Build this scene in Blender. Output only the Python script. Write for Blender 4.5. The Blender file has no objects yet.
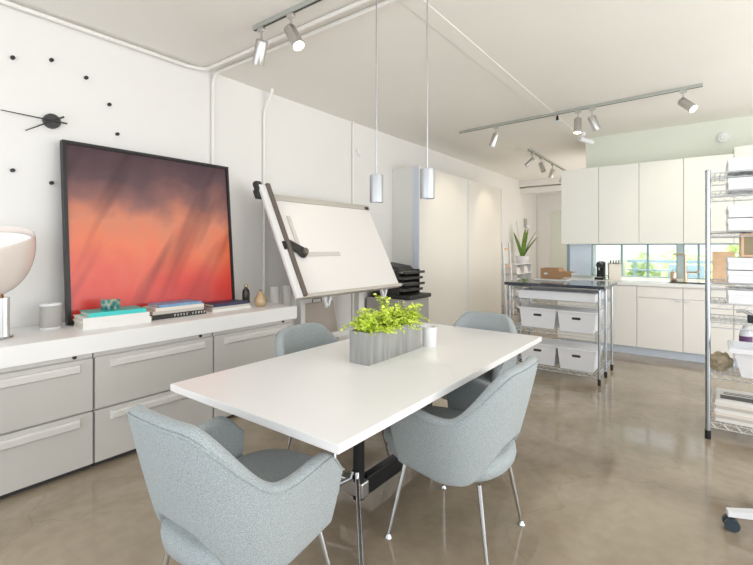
import bpy, bmesh, math, random
from mathutils import Vector, Matrix
random.seed(7)
C = bpy.context.scene.collection
R_ = math.radians
PI = math.pi

# ------------------------------------------------------------------ materials
def lin(c):
    def f(v):
        v /= 255.0
        return v/12.92 if v <= .04045 else ((v+.055)/1.055)**2.4
    return (f(c[0]), f(c[1]), f(c[2]), 1)

def mat(name, rgb, rough=.5, metal=0, bump=0, bscale=200, vary=0, vscale=3, spec=.5, emit=0, trans=0, alpha=1, sss=0):
    m = bpy.data.materials.new(name); m.use_nodes = True
    nt = m.node_tree; b = nt.nodes['Principled BSDF']
    col = lin(rgb)
    b.inputs['Base Color'].default_value = col
    b.inputs['Roughness'].default_value = rough
    b.inputs['Metallic'].default_value = metal
    b.inputs['Specular IOR Level'].default_value = spec
    if trans: b.inputs['Transmission Weight'].default_value = trans
    if alpha < 1: b.inputs['Alpha'].default_value = alpha
    if emit:
        b.inputs['Emission Color'].default_value = col
        b.inputs['Emission Strength'].default_value = emit
    tc = nt.nodes.new('ShaderNodeTexCoord')
    if vary:
        n = nt.nodes.new('ShaderNodeTexNoise'); n.inputs['Scale'].default_value = vscale; n.inputs['Detail'].default_value = 5
        nt.links.new(tc.outputs['Object'], n.inputs['Vector'])
        r = nt.nodes.new('ShaderNodeValToRGB')
        r.color_ramp.elements[0].position = .3; r.color_ramp.elements[1].position = .7
        r.color_ramp.elements[0].color = tuple(x*(1-vary) for x in col[:3])+(1,)
        r.color_ramp.elements[1].color = tuple(min(1, x*(1+vary)) for x in col[:3])+(1,)
        nt.links.new(n.outputs['Fac'], r.inputs['Fac']); nt.links.new(r.outputs['Color'], b.inputs['Base Color'])
    if bump:
        n2 = nt.nodes.new('ShaderNodeTexNoise'); n2.inputs['Scale'].default_value = bscale; n2.inputs['Detail'].default_value = 3
        nt.links.new(tc.outputs['Object'], n2.inputs['Vector'])
        bp = nt.nodes.new('ShaderNodeBump'); bp.inputs['Strength'].default_value = bump; bp.inputs['Distance'].default_value = .01
        nt.links.new(n2.outputs['Fac'], bp.inputs['Height']); nt.links.new(bp.outputs['Normal'], b.inputs['Normal'])
    return m

M = {}
M['wall'] = mat('wall_paint', (232, 230, 227), .75, bump=.05, bscale=60, vary=.015, vscale=1.2)
M['ceil'] = mat('ceiling_paint', (238, 235, 229), .85, bump=.08, bscale=40, vary=.02, vscale=.9)
M['kitchen_wall'] = mat('kitchen_wall_paint', (222, 226, 214), .7, bump=.03, bscale=60)
M['white'] = mat('white_laminate', (238, 237, 235), .35, vary=.01, vscale=2)
M['table_white'] = mat('table_laminate', (236, 235, 234), .3, vary=.01, vscale=3)
M['cream'] = mat('cream_door', (238, 238, 230), .38, vary=.012, vscale=1.5)
M['tall_door'] = mat('tall_door', (233, 229, 220), .32, vary=.012, vscale=1.5)
M['cab_side'] = mat('cabinet_side', (224, 224, 220), .4)
M['base_door'] = mat('base_door', (243, 240, 234), .35)
M['grey_metal'] = mat('file_cabinet_paint', (196, 193, 188), .42, vary=.01, vscale=4)
M['grey_lip'] = mat('drawer_pull_paint', (214, 211, 207), .35)
M['dark_gap'] = mat('dark_gap', (58, 56, 54), .7)
M['fabric'] = None
M['chrome'] = mat('chrome', (196, 198, 201), .1, 1)
M['wire'] = mat('wire_chrome', (178, 184, 190), .22, 1)
M['wire_light'] = mat('wire_shelf_chrome', (218, 222, 226), .38, .85)
M['alu'] = mat('brushed_aluminium', (205, 204, 202), .32, 1, bump=.02, bscale=300)
M['track'] = mat('track_metal', (186, 190, 184), .4, .6)
M['black'] = mat('black_plastic', (28, 28, 29), .45)
M['softblack'] = mat('charcoal_plastic', (52, 51, 50), .5, bump=.03, bscale=80)
M['black_metal'] = mat('black_steel', (30, 31, 34), .35, .3)
M['dark_top'] = mat('dark_glossy_worktop', (48, 54, 66), .12)
M['plastic_white'] = mat('white_plastic', (233, 234, 237), .4)
M['paper'] = mat('white_paper', (228, 226, 222), .8)
M['pendant'] = mat('satin_aluminium', (186, 188, 191), .38, .9)
M['conduit'] = mat('painted_conduit', (235, 233, 228), .5)
M['bulb'] = mat('lit_lamp_face', (255, 236, 205), .4, emit=14)
M['bulb_off'] = mat('unlit_lamp_face', (120, 116, 110), .4)
M['teal'] = mat('teal_cover', (58, 196, 190), .4)
M['navy'] = mat('navy_cover', (48, 54, 82), .45)
M['blue'] = mat('blue_cover', (118, 158, 196), .4, vary=.15, vscale=30)
M['book_black'] = mat('black_cover', (48, 45, 44), .5)
M['book_grey'] = mat('grey_cover', (196, 190, 182), .6)
M['book_cream'] = mat('cream_cover', (226, 219, 208), .6)
M['pages'] = mat('book_pages', (216, 209, 196), .8)
M['spine_text'] = mat('spine_marks', (205, 200, 192), .6)
M['brass'] = mat('brass', (196, 170, 130), .25, 1)
M['copper'] = mat('brushed_copper', (208, 188, 166), .28, .9)
M['pear'] = mat('pale_gold_wood', (196, 172, 134), .35, .2, vary=.08, vscale=12)
M['bottle'] = mat('dark_bottle_glaze', (66, 58, 52), .2, vary=.25, vscale=25)
M['speaker'] = mat('grey_speaker_cloth', (176, 173, 170), .8, bump=.2, bscale=500)
M['glass'] = mat('lamp_glass', (250, 238, 231), .18, trans=.25)
M['reflector'] = mat('lamp_reflector', (250, 250, 250), .4)
M['wood'] = mat('light_wood', (222, 186, 152), .5, vary=.12, vscale=8)
M['cardboard'] = mat('cardboard', (172, 134, 98), .8, vary=.04, vscale=10)
M['soil'] = mat('soil', (60, 48, 38), .95, bump=.5, bscale=60)
M['leaf'] = mat('fern_leaf', (208, 226, 92), .45, vary=.25, vscale=14)
M['stem'] = mat('fern_stem', (120, 140, 50), .5)
M['snake'] = mat('snake_plant_leaf', (112, 148, 66), .4, vary=.3, vscale=20)
M['bush'] = mat('outdoor_leaf', (206, 226, 160), .6, vary=.3, vscale=5)
M['patio'] = mat('patio_paving', (225, 224, 216), .8, vary=.05, vscale=2)
M['rail'] = mat('blue_rail_paint', (150, 178, 196), .5)
M['frame_alu'] = mat('window_frame', (176, 190, 192), .4, .4)
M['frame_dark'] = mat('window_frame_dark', (140, 156, 164), .4, .2)
M['pale_blue'] = mat('pale_blue_panel', (214, 226, 240), .3)
M['board'] = mat('drafting_board', (234, 231, 229), .4)
M['beige_metal'] = mat('beige_rail', (206, 201, 192), .4, .3)
M['brown_rail'] = mat('brown_rail', (116, 106, 100), .45, .3)
M['clear'] = mat('clear_ruler', (228, 224, 220), .2, alpha=.75)
M['stone'] = mat('rough_stone', (188, 174, 148), .9, bump=.8, bscale=25, vary=.35, vscale=25)
M['toe'] = mat('toe_kick', (205, 214, 226), .4)
M['shade_grey'] = mat('grey_board', (176, 172, 168), .7)
M['purple'] = mat('purple_label', (112, 74, 120), .5)
M['rubber'] = mat('black_rubber', (24, 25, 27), .6)
M['bluegrey'] = mat('caster_wheel', (52, 62, 74), .4)
M['galv'] = None

def custom(name):
    m = bpy.data.materials.new(name); m.use_nodes = True
    return m, m.node_tree, m.node_tree.nodes['Principled BSDF']

# upholstery: heathered boucle
m, nt, b = custom('boucle_fabric')
tc = nt.nodes.new('ShaderNodeTexCoord')
n1 = nt.nodes.new('ShaderNodeTexNoise'); n1.inputs['Scale'].default_value = 330; n1.inputs['Detail'].default_value = 3
v1 = nt.nodes.new('ShaderNodeTexVoronoi'); v1.inputs['Scale'].default_value = 330
rp = nt.nodes.new('ShaderNodeValToRGB')
rp.color_ramp.elements[0].position = .32; rp.color_ramp.elements[0].color = lin((136, 145, 148))
rp.color_ramp.elements[1].position = .68; rp.color_ramp.elements[1].color = lin((178, 185, 186))
nt.links.new(tc.outputs['Object'], n1.inputs['Vector']); nt.links.new(tc.outputs['Object'], v1.inputs['Vector'])
nt.links.new(n1.outputs['Fac'], rp.inputs['Fac']); nt.links.new(rp.outputs['Color'], b.inputs['Base Color'])
bp = nt.nodes.new('ShaderNodeBump'); bp.inputs['Strength'].default_value = .35; bp.inputs['Distance'].default_value = .003
nt.links.new(v1.outputs['Distance'], bp.inputs['Height']); nt.links.new(bp.outputs['Normal'], b.inputs['Normal'])
b.inputs['Roughness'].default_value = .9; b.inputs['Specular IOR Level'].default_value = .2
b.inputs['Sheen Weight'].default_value = .15
M['fabric'] = m

# polished concrete
m, nt, b = custom('polished_concrete')
tc = nt.nodes.new('ShaderNodeTexCoord')
na = nt.nodes.new('ShaderNodeTexNoise'); na.inputs['Scale'].default_value = .8; na.inputs['Detail'].default_value = 8; na.inputs['Roughness'].default_value = .6; na.inputs['Distortion'].default_value = .6
nb = nt.nodes.new('ShaderNodeTexNoise'); nb.inputs['Scale'].default_value = 14; nb.inputs['Detail'].default_value = 6
r1 = nt.nodes.new('ShaderNodeValToRGB')
r1.color_ramp.elements[0].position = .34; r1.color_ramp.elements[0].color = lin((134, 121, 103))
r1.color_ramp.elements[1].position = .66; r1.color_ramp.elements[1].color = lin((178, 165, 145))
e = r1.color_ramp.elements.new(.5); e.color = lin((157, 143, 123))
mx = nt.nodes.new('ShaderNodeMix'); mx.data_type = 'RGBA'; mx.blend_type = 'MULTIPLY'; mx.inputs[0].default_value = .22
r2 = nt.nodes.new('ShaderNodeValToRGB'); r2.color_ramp.elements[0].position = .35; r2.color_ramp.elements[0].color = (.62, .6, .57, 1); r2.color_ramp.elements[1].position = .6; r2.color_ramp.elements[1].color = (1, 1, 1, 1)
vc = nt.nodes.new('ShaderNodeTexVoronoi'); vc.feature = 'DISTANCE_TO_EDGE'; vc.inputs['Scale'].default_value = .55
nd = nt.nodes.new('ShaderNodeTexNoise'); nd.inputs['Scale'].default_value = 3; nd.inputs['Detail'].default_value = 4
vm = nt.nodes.new('ShaderNodeVectorMath'); vm.operation = 'ADD'
vs = nt.nodes.new('ShaderNodeVectorMath'); vs.operation = 'SCALE'; vs.inputs['Scale'].default_value = .5
nt.links.new(tc.outputs['Object'], nd.inputs['Vector']); nt.links.new(nd.outputs['Color'], vs.inputs[0])
nt.links.new(tc.outputs['Object'], vm.inputs[0]); nt.links.new(vs.outputs[0], vm.inputs[1]); nt.links.new(vm.outputs[0], vc.inputs['Vector'])
r3 = nt.nodes.new('ShaderNodeValToRGB'); r3.color_ramp.elements[0].position = 0; r3.color_ramp.elements[0].color = (.78, .76, .73, 1); r3.color_ramp.elements[1].position = .004; r3.color_ramp.elements[1].color = (1, 1, 1, 1)
mx2 = nt.nodes.new('ShaderNodeMix'); mx2.data_type = 'RGBA'; mx2.blend_type = 'MULTIPLY'; mx2.inputs[0].default_value = .6
nt.links.new(tc.outputs['Object'], na.inputs['Vector']); nt.links.new(tc.outputs['Object'], nb.inputs['Vector'])
nt.links.new(na.outputs['Fac'], r1.inputs['Fac']); nt.links.new(nb.outputs['Fac'], r2.inputs['Fac'])
nt.links.new(r1.outputs['Color'], mx.inputs[6]); nt.links.new(r2.outputs['Color'], mx.inputs[7])
nt.links.new(vc.outputs['Distance'], r3.inputs['Fac'])
nt.links.new(mx.outputs[2], mx2.inputs[6]); nt.links.new(r3.outputs['Color'], mx2.inputs[7])
nt.links.new(mx2.outputs[2], b.inputs['Base Color'])
r4 = nt.nodes.new('ShaderNodeMapRange'); r4.inputs[1].default_value = .3; r4.inputs[2].default_value = .7; r4.inputs[3].default_value = .05; r4.inputs[4].default_value = .17
nt.links.new(na.outputs['Fac'], r4.inputs[0]); nt.links.new(r4.outputs[0], b.inputs['Roughness'])
b.inputs['Specular IOR Level'].default_value = .6
M['floor'] = m

# galvanised planter: vertical streaks
m, nt, b = custom('galvanised_zinc')
tc = nt.nodes.new('ShaderNodeTexCoord'); mp = nt.nodes.new('ShaderNodeMapping'); mp.inputs['Scale'].default_value = (30, 30, 3)
n1 = nt.nodes.new('ShaderNodeTexNoise'); n1.inputs['Scale'].default_value = 1.2; n1.inputs['Detail'].default_value = 6
rp = nt.nodes.new('ShaderNodeValToRGB'); rp.color_ramp.elements[0].position = .3; rp.color_ramp.elements[0].color = lin((146, 146, 144)); rp.color_ramp.elements[1].position = .7; rp.color_ramp.elements[1].color = lin((176, 176, 174))
nt.links.new(tc.outputs['Object'], mp.inputs['Vector']); nt.links.new(mp.outputs['Vector'], n1.inputs['Vector'])
nt.links.new(n1.outputs['Fac'], rp.inputs['Fac']); nt.links.new(rp.outputs['Color'], b.inputs['Base Color'])
b.inputs['Metallic'].default_value = .55; b.inputs['Roughness'].default_value = .45
M['galv'] = m

# generic abstract print: dusky violet over orange and red (object z runs up the picture, y across)
m, nt, b = custom('abstract_print')
tc = nt.nodes.new('ShaderNodeTexCoord'); sx = nt.nodes.new('ShaderNodeSeparateXYZ')
nt.links.new(tc.outputs['Object'], sx.inputs[0])
mr = nt.nodes.new('ShaderNodeMapRange'); mr.inputs[1].default_value = 0; mr.inputs[2].default_value = 1.28
nt.links.new(sx.outputs['Z'], mr.inputs[0])
rp = nt.nodes.new('ShaderNodeValToRGB')
els = rp.color_ramp.elements
els[0].position = 0; els[0].color = lin((206, 58, 56))
els[1].position = 1; els[1].color = lin((70, 50, 60))
for p, c in ((.2, (222, 76, 62)), (.42, (226, 116, 78)), (.55, (208, 124, 92)), (.68, (140, 92, 86)), (.82, (92, 66, 72))):
    e = els.new(p); e.color = lin(c)
nz = nt.nodes.new('ShaderNodeTexNoise'); nz.inputs['Scale'].default_value = 3.2; nz.inputs['Detail'].default_value = 3
nt.links.new(tc.outputs['Object'], nz.inputs['Vector'])
ad = nt.nodes.new('ShaderNodeMath'); ad.operation = 'MULTIPLY_ADD'; ad.inputs[1].default_value = .34; 
su = nt.nodes.new('ShaderNodeMath'); su.operation = 'SUBTRACT'; su.inputs[1].default_value = .17
nt.links.new(mr.outputs[0], su.inputs[0]); nt.links.new(nz.outputs['Fac'], ad.inputs[0]); nt.links.new(su.outputs[0], ad.inputs[2])
nt.links.new(ad.outputs[0], rp.inputs['Fac'])
# soft slanting dark bands, purely abstract
mp = nt.nodes.new('ShaderNodeMapping'); mp.inputs['Rotation'].default_value = (math.radians(28), 0, 0); mp.inputs['Location'].default_value = (0, .1, 0)
nt.links.new(tc.outputs['Object'], mp.inputs['Vector'])
wv = nt.nodes.new('ShaderNodeTexNoise'); wv.inputs['Scale'].default_value = 1.0; wv.inputs['Detail'].default_value = 2
mp2 = nt.nodes.new('ShaderNodeMapping'); mp2.inputs['Scale'].default_value = (1, 4.5, .7)
nt.links.new(mp.outputs['Vector'], mp2.inputs['Vector']); nt.links.new(mp2.outputs['Vector'], wv.inputs['Vector'])
rb = nt.nodes.new('ShaderNodeValToRGB'); rb.color_ramp.elements[0].position = .3; rb.color_ramp.elements[0].color = (.3, .2, .24, 1); rb.color_ramp.elements[1].position = .48; rb.color_ramp.elements[1].color = (1, 1, 1, 1)
nt.links.new(wv.outputs['Fac'], rb.inputs['Fac'])
mx = nt.nodes.new('ShaderNodeMix'); mx.data_type = 'RGBA'; mx.blend_type = 'MULTIPLY'; mx.inputs[0].default_value = .8
nt.links.new(rp.outputs['Color'], mx.inputs[6]); nt.links.new(rb.outputs['Color'], mx.inputs[7])
nt.links.new(mx.outputs[2], b.inputs['Base Color']); b.inputs['Roughness'].default_value = .25
M['print'] = m

m = bpy.data.materials.new('window_glass'); m.use_nodes = True; nt = m.node_tree
for n in list(nt.nodes): nt.nodes.remove(n)
out = nt.nodes.new('ShaderNodeOutputMaterial'); tr = nt.nodes.new('ShaderNodeBsdfTransparent'); gl = nt.nodes.new('ShaderNodeBsdfGlossy'); ms = nt.nodes.new('ShaderNodeMixShader')
tr.inputs['Color'].default_value = (.95, .98, .98, 1); gl.inputs['Roughness'].default_value = .02
ms.inputs['Fac'].default_value = .06
nt.links.new(tr.outputs[0], ms.inputs[1]); nt.links.new(gl.outputs[0], ms.inputs[2]); nt.links.new(ms.outputs[0], out.inputs[0])
M['pane'] = m

m, nt, b = custom('souvenir_cube')
tc = nt.nodes.new('ShaderNodeTexCoord'); vr = nt.nodes.new('ShaderNodeTexVoronoi'); vr.inputs['Scale'].default_value = 28
rp = nt.nodes.new('ShaderNodeValToRGB'); rp.color_ramp.elements[0].color = lin((34, 52, 58)); rp.color_ramp.elements[1].color = lin((226, 206, 160))
e = rp.color_ramp.elements.new(.5); e.color = lin((70, 140, 140))
nt.links.new(tc.outputs['Object'], vr.inputs['Vector']); nt.links.new(vr.outputs['Distance'], rp.inputs['Fac']); nt.links.new(rp.outputs['Color'], b.inputs['Base Color']); b.inputs['Roughness'].default_value = .15
M['cube'] = m

# ------------------------------------------------------------------ mesh helpers
class MB:
    def __init__(s): s.v = []; s.f = []
    def add(s, vs, fs):
        o = len(s.v); s.v += [tuple(p) for p in vs]; s.f += [tuple(i+o for i in f) for f in fs]; return s
    def box(s, x0, x1, y0, y1, z0, z1, bevel=0, seg=2):
        bm = bmesh.new()
        bmesh.ops.create_cube(bm, size=1)
        for v in bm.verts:
            v.co = Vector(((x0+x1)/2+v.co.x*(x1-x0), (y0+y1)/2+v.co.y*(y1-y0), (z0+z1)/2+v.co.z*(z1-z0)))
        if bevel:
            bmesh.ops.bevel(bm, geom=bm.edges[:], offset=bevel, segments=seg, affect='EDGES', profile=.5)
        return s.bm(bm)
    def bm(s, bm, mtx=None):
        bm.verts.index_update()
        vs = [(mtx @ v.co if mtx else v.co.copy()) for v in bm.verts]
        fs = [[v.index for v in f.verts] for f in bm.faces]
        bm.free(); return s.add(vs, fs)
    def hexa(s, pts):   # 8 points: bottom ring 0-3, top ring 4-7
        return s.add(pts, [(3, 2, 1, 0), (4, 5, 6, 7), (0, 1, 5, 4), (1, 2, 6, 5), (2, 3, 7, 6), (3, 0, 4, 7)])
    def cyl(s, p0, p1, r0, r1=None, n=16, caps=True):
        r1 = r0 if r1 is None else r1
        p0, p1 = Vector(p0), Vector(p1); d = (p1-p0).normalized()
        a = d.orthogonal().normalized(); b = d.cross(a)
        vs = []
        for p, r in ((p0, r0), (p1, r1)):
            for k in range(n):
                t = 2*PI*k/n; vs.append(p+a*r*math.cos(t)+b*r*math.sin(t))
        fs = [(k, (k+1) % n, n+(k+1) % n, n+k) for k in range(n)]
        if caps: fs += [tuple(reversed(range(n))), tuple(range(n, 2*n))]
        return s.add(vs, fs)
    def tube(s, pts, r, n=8, closed=False):
        pts = [Vector(p) for p in pts]; m = len(pts); vs = []; a = None
        for i, p in enumerate(pts):
            if closed: d = pts[(i+1) % m]-pts[i-1]
            else: d = pts[min(i+1, m-1)]-pts[max(i-1, 0)]
            d.normalize()
            a = d.orthogonal().normalized() if a is None else (a-d*a.dot(d)).normalized()
            b = d.cross(a)
            for k in range(n):
                t = 2*PI*k/n; vs.append(p+(a*math.cos(t)+b*math.sin(t))*r)
        fs = []
        for i in range(m if closed else m-1):
            j = (i+1) % m
            for k in range(n): fs.append((i*n+k, i*n+(k+1) % n, j*n+(k+1) % n, j*n+k))
        if not closed: fs += [tuple(reversed(range(n))), tuple(range((m-1)*n, m*n))]
        return s.add(vs, fs)
    def lathe(s, prof, c=(0, 0, 0), n=32, mtx=None, sy=1):
        vs = []; fs = []; m = len(prof)
        for r, z in prof:
            for k in range(n):
                t = 2*PI*k/n; p = Vector((r*math.cos(t), r*math.sin(t)*sy, z))
                if mtx: p = mtx @ p
                vs.append(p+Vector(c))
        for i in range(m-1):
            for k in range(n): fs.append((i*n+k, i*n+(k+1) % n, (i+1)*n+(k+1) % n, (i+1)*n+k))
        fs += [tuple(reversed(range(n))), tuple(range((m-1)*n, m*n))]
        return s.add(vs, fs)
    def build(s, name, m, parent=None, smooth=False, loc=None, rotz=0):
        me = bpy.data.meshes.new(name); me.from_pydata(s.v, [], s.f)
        bm = bmesh.new(); bm.from_mesh(me); bmesh.ops.recalc_face_normals(bm, faces=bm.faces[:]); bm.to_mesh(me); bm.free()
        me.materials.append(m)
        if smooth:
            for p in me.polygons: p.use_smooth = True
            try: me.set_sharp_from_angle(angle=math.radians(40))
            except Exception: pass
        o = bpy.data.objects.new(name, me); C.objects.link(o)
        if parent: o.parent = parent
        if loc: o.location = loc; o.rotation_euler = (0, 0, rotz)
        return o

def B(*a, **k): return MB().box(*a, **k)
def tag(o, label, cat, group=None, kind=None):
    o['label'] = label; o['category'] = cat
    if group: o['group'] = group
    if kind: o['kind'] = kind
    return o
def thing(name, label, cat, loc=(0, 0, 0), rotz=0, group=None):
    o = bpy.data.objects.new(name, None); C.objects.link(o); o.empty_display_size = .05
    o.location = loc; o.rotation_euler = (0, 0, rotz)
    return tag(o, label, cat, group)
def struct(name, mb, m, smooth=False, parent=None):
    o = mb.build(name, m, parent, smooth)
    if not parent: o['kind'] = 'structure'
    return o
def dup(root, loc, rotz, label, group=None):
    r = root.copy(); C.objects.link(r); r.location = loc; r.rotation_euler = (0, 0, rotz); r['label'] = label
    if group: r['group'] = group
    for ch in list(root.children):
        c = ch.copy(); C.objects.link(c); c.parent = r
        for g in list(ch.children):
            d = g.copy(); C.objects.link(d); d.parent = c
    return r
def bake(o):
    dg = bpy.context.evaluated_depsgraph_get(); dg.update()
    me = bpy.data.meshes.new_from_object(o.evaluated_get(dg))
    o.modifiers.clear(); o.data = me
    return o
def sm(a, b, x):
    t = max(0, min(1, (x-a)/(b-a))); return t*t*(3-2*t)
def arc(c, r, a0, a1, u, v, n=8):
    c = Vector(c); u = Vector(u); v = Vector(v)
    return [c+u*r*math.cos(a0+(a1-a0)*i/n)+v*r*math.sin(a0+(a1-a0)*i/n) for i in range(n+1)]

H = 2.95           # ceiling height
XW = -3.63         # left wall
YK = 7.0           # kitchen wall
YB = 11.8          # end of the corridor
XR = 2.6; YN = -2.2

# ------------------------------------------------------------------ setting
struct('floor', B(XW-.12, XR, YN, YB+.12, -.1, 0), M['floor'])
struct('ceiling', MB().box(XW-.12, -1.445, YN, YB+.12, H, H+.12).box(-1.445, XR, YN, YK+.12, H, H+.12), M['ceil'])
struct('wall_left', B(XW-.12, XW, YN, YB+.12, 0, H), M['wall'])
# end wall of the corridor with a doorway opening
w = MB().box(XW, -3.60, YB, YB+.12, 0, H).box(-2.25, -1.445, YB, YB+.12, 0, H).box(-3.60, -2.25, YB, YB+.12, 2.35, H)
struct('wall_back', w, M['wall'])
struct('trim_1', MB().box(-3.60, -3.30, YB-.02, YB+.10, 0, 2.35).box(-2.4, -2.25, YB-.02, YB+.10, 0, 2.35).box(-3.30, -2.4, YB-.02, YB+.10, 2.29, 2.35), M['wall'])
dr = struct('door_1', B(-3.30, -2.4, YB+.04, YB+.09, .01, 2.29, bevel=.004), M['kitchen_wall'])
MB().cyl((-2.5, YB+.04, 1.0), (-2.5, YB-.01, 1.0), .012).cyl((-2.5, YB-.01, 1.0), (-2.62, YB-.01, 1.0), .01).build('door_handle', M['alu'], dr, True)
struct('wall_corridor', B(-1.445, -1.33, YK+.12, YB, 0, H), M['wall'])
# kitchen wall: header above the window strip, sill wall below
struct('wall_kitchen', MB().box(-1.445, XR, YK, YK+.12, 1.40, H).box(-1.66, XR, YK, YK+.12, 0, .94), M['kitchen_wall'])
struct('trim_2', B(-1.60, -1.47, YN, YK-.42, H-.005, H, bevel=.002), M['ceil'])      # ceiling raceway
struct('trim_3', MB().box(XW, -1.445, 10.45, 10.75, 2.80, H).box(XW, -1.445, 10.5, 10.7, 2.64, 2.76), M['wall'])   # beams across the corridor
struct('trim_4', B(XW, XW+.008, 2.30, 2.66, 0, H), M['wall'])    # shallow pilaster
pn = struct('trim_5', B(-1.66, -1.375, YK-.02, YK+.02, .94, 1.40), M['pale_blue'])
struct('trim_6', B(-1.70, -1.66, YK-.03, YK+.03, .94, 1.40), M['frame_dark'])
# windows
wx = [-1.375, -.985, -.672, -.335, -.27, -.11, .36, 1.0, 1.7, XR]
for i in range(len(wx)-1):
    x0, x1 = wx[i], wx[i+1]
    if i == 3:
        struct('trim_7', B(x0, x1, YK, YK+.1, .94, 1.40), M['frame_alu']); continue
    t = .012
    fr = MB().box(x0, x0+t, YK+.02, YK+.08, .94, 1.40).box(x1-t, x1, YK+.02, YK+.08, .94, 1.40).box(x0+t, x1-t, YK+.02, YK+.08, .94, .955).box(x0+t, x1-t, YK+.02, YK+.08, 1.385, 1.40)
    wdw = struct('window_%d' % (i+1), fr, M['frame_dark'])
    B(x0+t, x1-t, YK+.045, YK+.051, .955, 1.385).build('pane', M['pane'], wdw)

# exterior
struct('ground', B(-1.3, 8, YK+.12, 26, -.2, -.05), M['patio'])
rl = thing('balcony_railing', 'pale blue metal railing outside the kitchen windows', 'railing', (0, 9.2, -.05))
MB().box(-1.2, 6, -.03, .03, 1.13, 1.18).build('top_rail', M['rail'], rl)
MB().box(-1.2, 6, -.02, .02, .98, 1.01).build('lower_rail', M['rail'], rl)
for k in range(6): B(-1.1+k*1.35, -1.05+k*1.35, -.025, .025, 0, 1.13).build('post', M['rail'], rl)
def bush_mesh(r, h, n, leaf):
    mb = MB()
    for i in range(n):
        z = random.uniform(-1, 1); t = random.uniform(0, 2*PI); q = math.sqrt(max(0, 1-z*z)); k = random.uniform(.7, 1.05)
        p = Vector((q*math.cos(t)*r*k, q*math.sin(t)*r*k, h*.5+z*h*.5*k))
        p.z = max(.02, p.z)
        a = Vector((random.gauss(0, 1), random.gauss(0, 1), random.gauss(0, 1))).normalized(); b_ = a.orthogonal().normalized()
        l = leaf*random.uniform(.6, 1.3)
        mb.add([p-a*l, p+b_*l*.5, p+a*l, p-b_*l*.5], [(0, 1, 2, 3)])
    return mb
bl = ['round pale green shrub outside, behind the espresso machine', 'bushy shrub outside the middle kitchen window', 'tall leafy shrub outside behind the faucet', 'broad shrub outside at the right end of the kitchen windows', 'low shrub growing far outside behind the railing']
for k, (x, y, r, h) in enumerate([(-1.0, 9.9, .27, 1.25), (.9, 13.0, .8, 1.7), (2.0, 11.2, .6, 1.5), (3.5, 12.2, .8, 1.7), (-.7, 15.5, 1.0, 1.3)]):
    bt = thing('shrub', bl[k], 'shrub', (x, y, -.05), 0, 'shrubs outside the windows')
    bush_mesh(r, h, 1300, .09).build('foliage', M['bush'], bt)
    MB().cyl((0, 0, 0), (0, 0, h*.6), .04, .02, 8).build('stem', M['wood'], bt)

# ------------------------------------------------------------------ conduits
yc = 2.30
pts = [(XW+.03, YN, H-.03)]+[(XW+.03, 2.05, H-.03)]+arc((XW+.13, 2.10, H-.022), .10, PI, PI/2, (1, 0, 0), (0, 1, 0))+[(XR, 2.20, H-.022)]
tag(MB().tube(pts, .016, 10).build('electrical_conduit', M['conduit'], None, True), 'white painted conduit bending from the left wall corner across the ceiling', 'pipe')
pts = [(XW+.022, yc, .84)]+[(XW+.022, yc, H-.12)]+arc((XW+.122, yc, H-.122), .10, PI, PI/2, (1, 0, 0), (0, 0, 1))+[(XR, yc, H-.022)]
tag(MB().tube(pts, .016, 10).build('electrical_conduit', M['conduit'], None, True), 'white conduit rising behind the framed print and turning across the ceiling', 'pipe')
pts = [(XW+.02, 2.88, .1), (XW+.02, 2.88, H-.26)]+[(XW+.02+.0+.10*sm(0, 1, i/8), 2.88+.02*sm(0, 1, i/8), H-.26+.26*i/8) for i in range(1, 9)]
tag(MB().tube(pts, .016, 10).build('electrical_conduit', M['conduit'], None, True), 'white conduit on the left wall behind the drafting table, bent at the ceiling', 'pipe')
tag(MB().tube([(XW+.02, 4.28, .1), (XW+.02, 4.28, H)], .014, 10).build('electrical_conduit', M['conduit'], None, True), 'straight white conduit on the wall between drafting table and tall cabinets', 'pipe')
ep = thing('fuse_box', 'white flush electrical box on the wall behind the drafting table', 'fuse box', (XW, 4.56, 1.05))
B(0, .015, 0, .42, 0, .76, bevel=.004).build('panel_frame', M['wall'], ep)
B(.015, .022, .04, .38, .04, .72, bevel=.003).build('panel_door', M['wall'], ep)
MB().cyl((.022, .10, .50), (.034, .10, .50), .03, n=20).build('latch', M['alu'], ep, True)

ws = thing('wall_sensor', 'small round white sensor high on the left wall above the drafting table', 'sensor', (XW, 4.42, 2.585))
MB().cyl((0, 0, 0), (.02, 0, 0), .055, n=28).build('base', M['wall'], ws, True)
MB().cyl((.02, 0, 0), (.03, 0, 0), .035, .03, n=24).build('cap', M['plastic_white'], ws, True)
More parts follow.
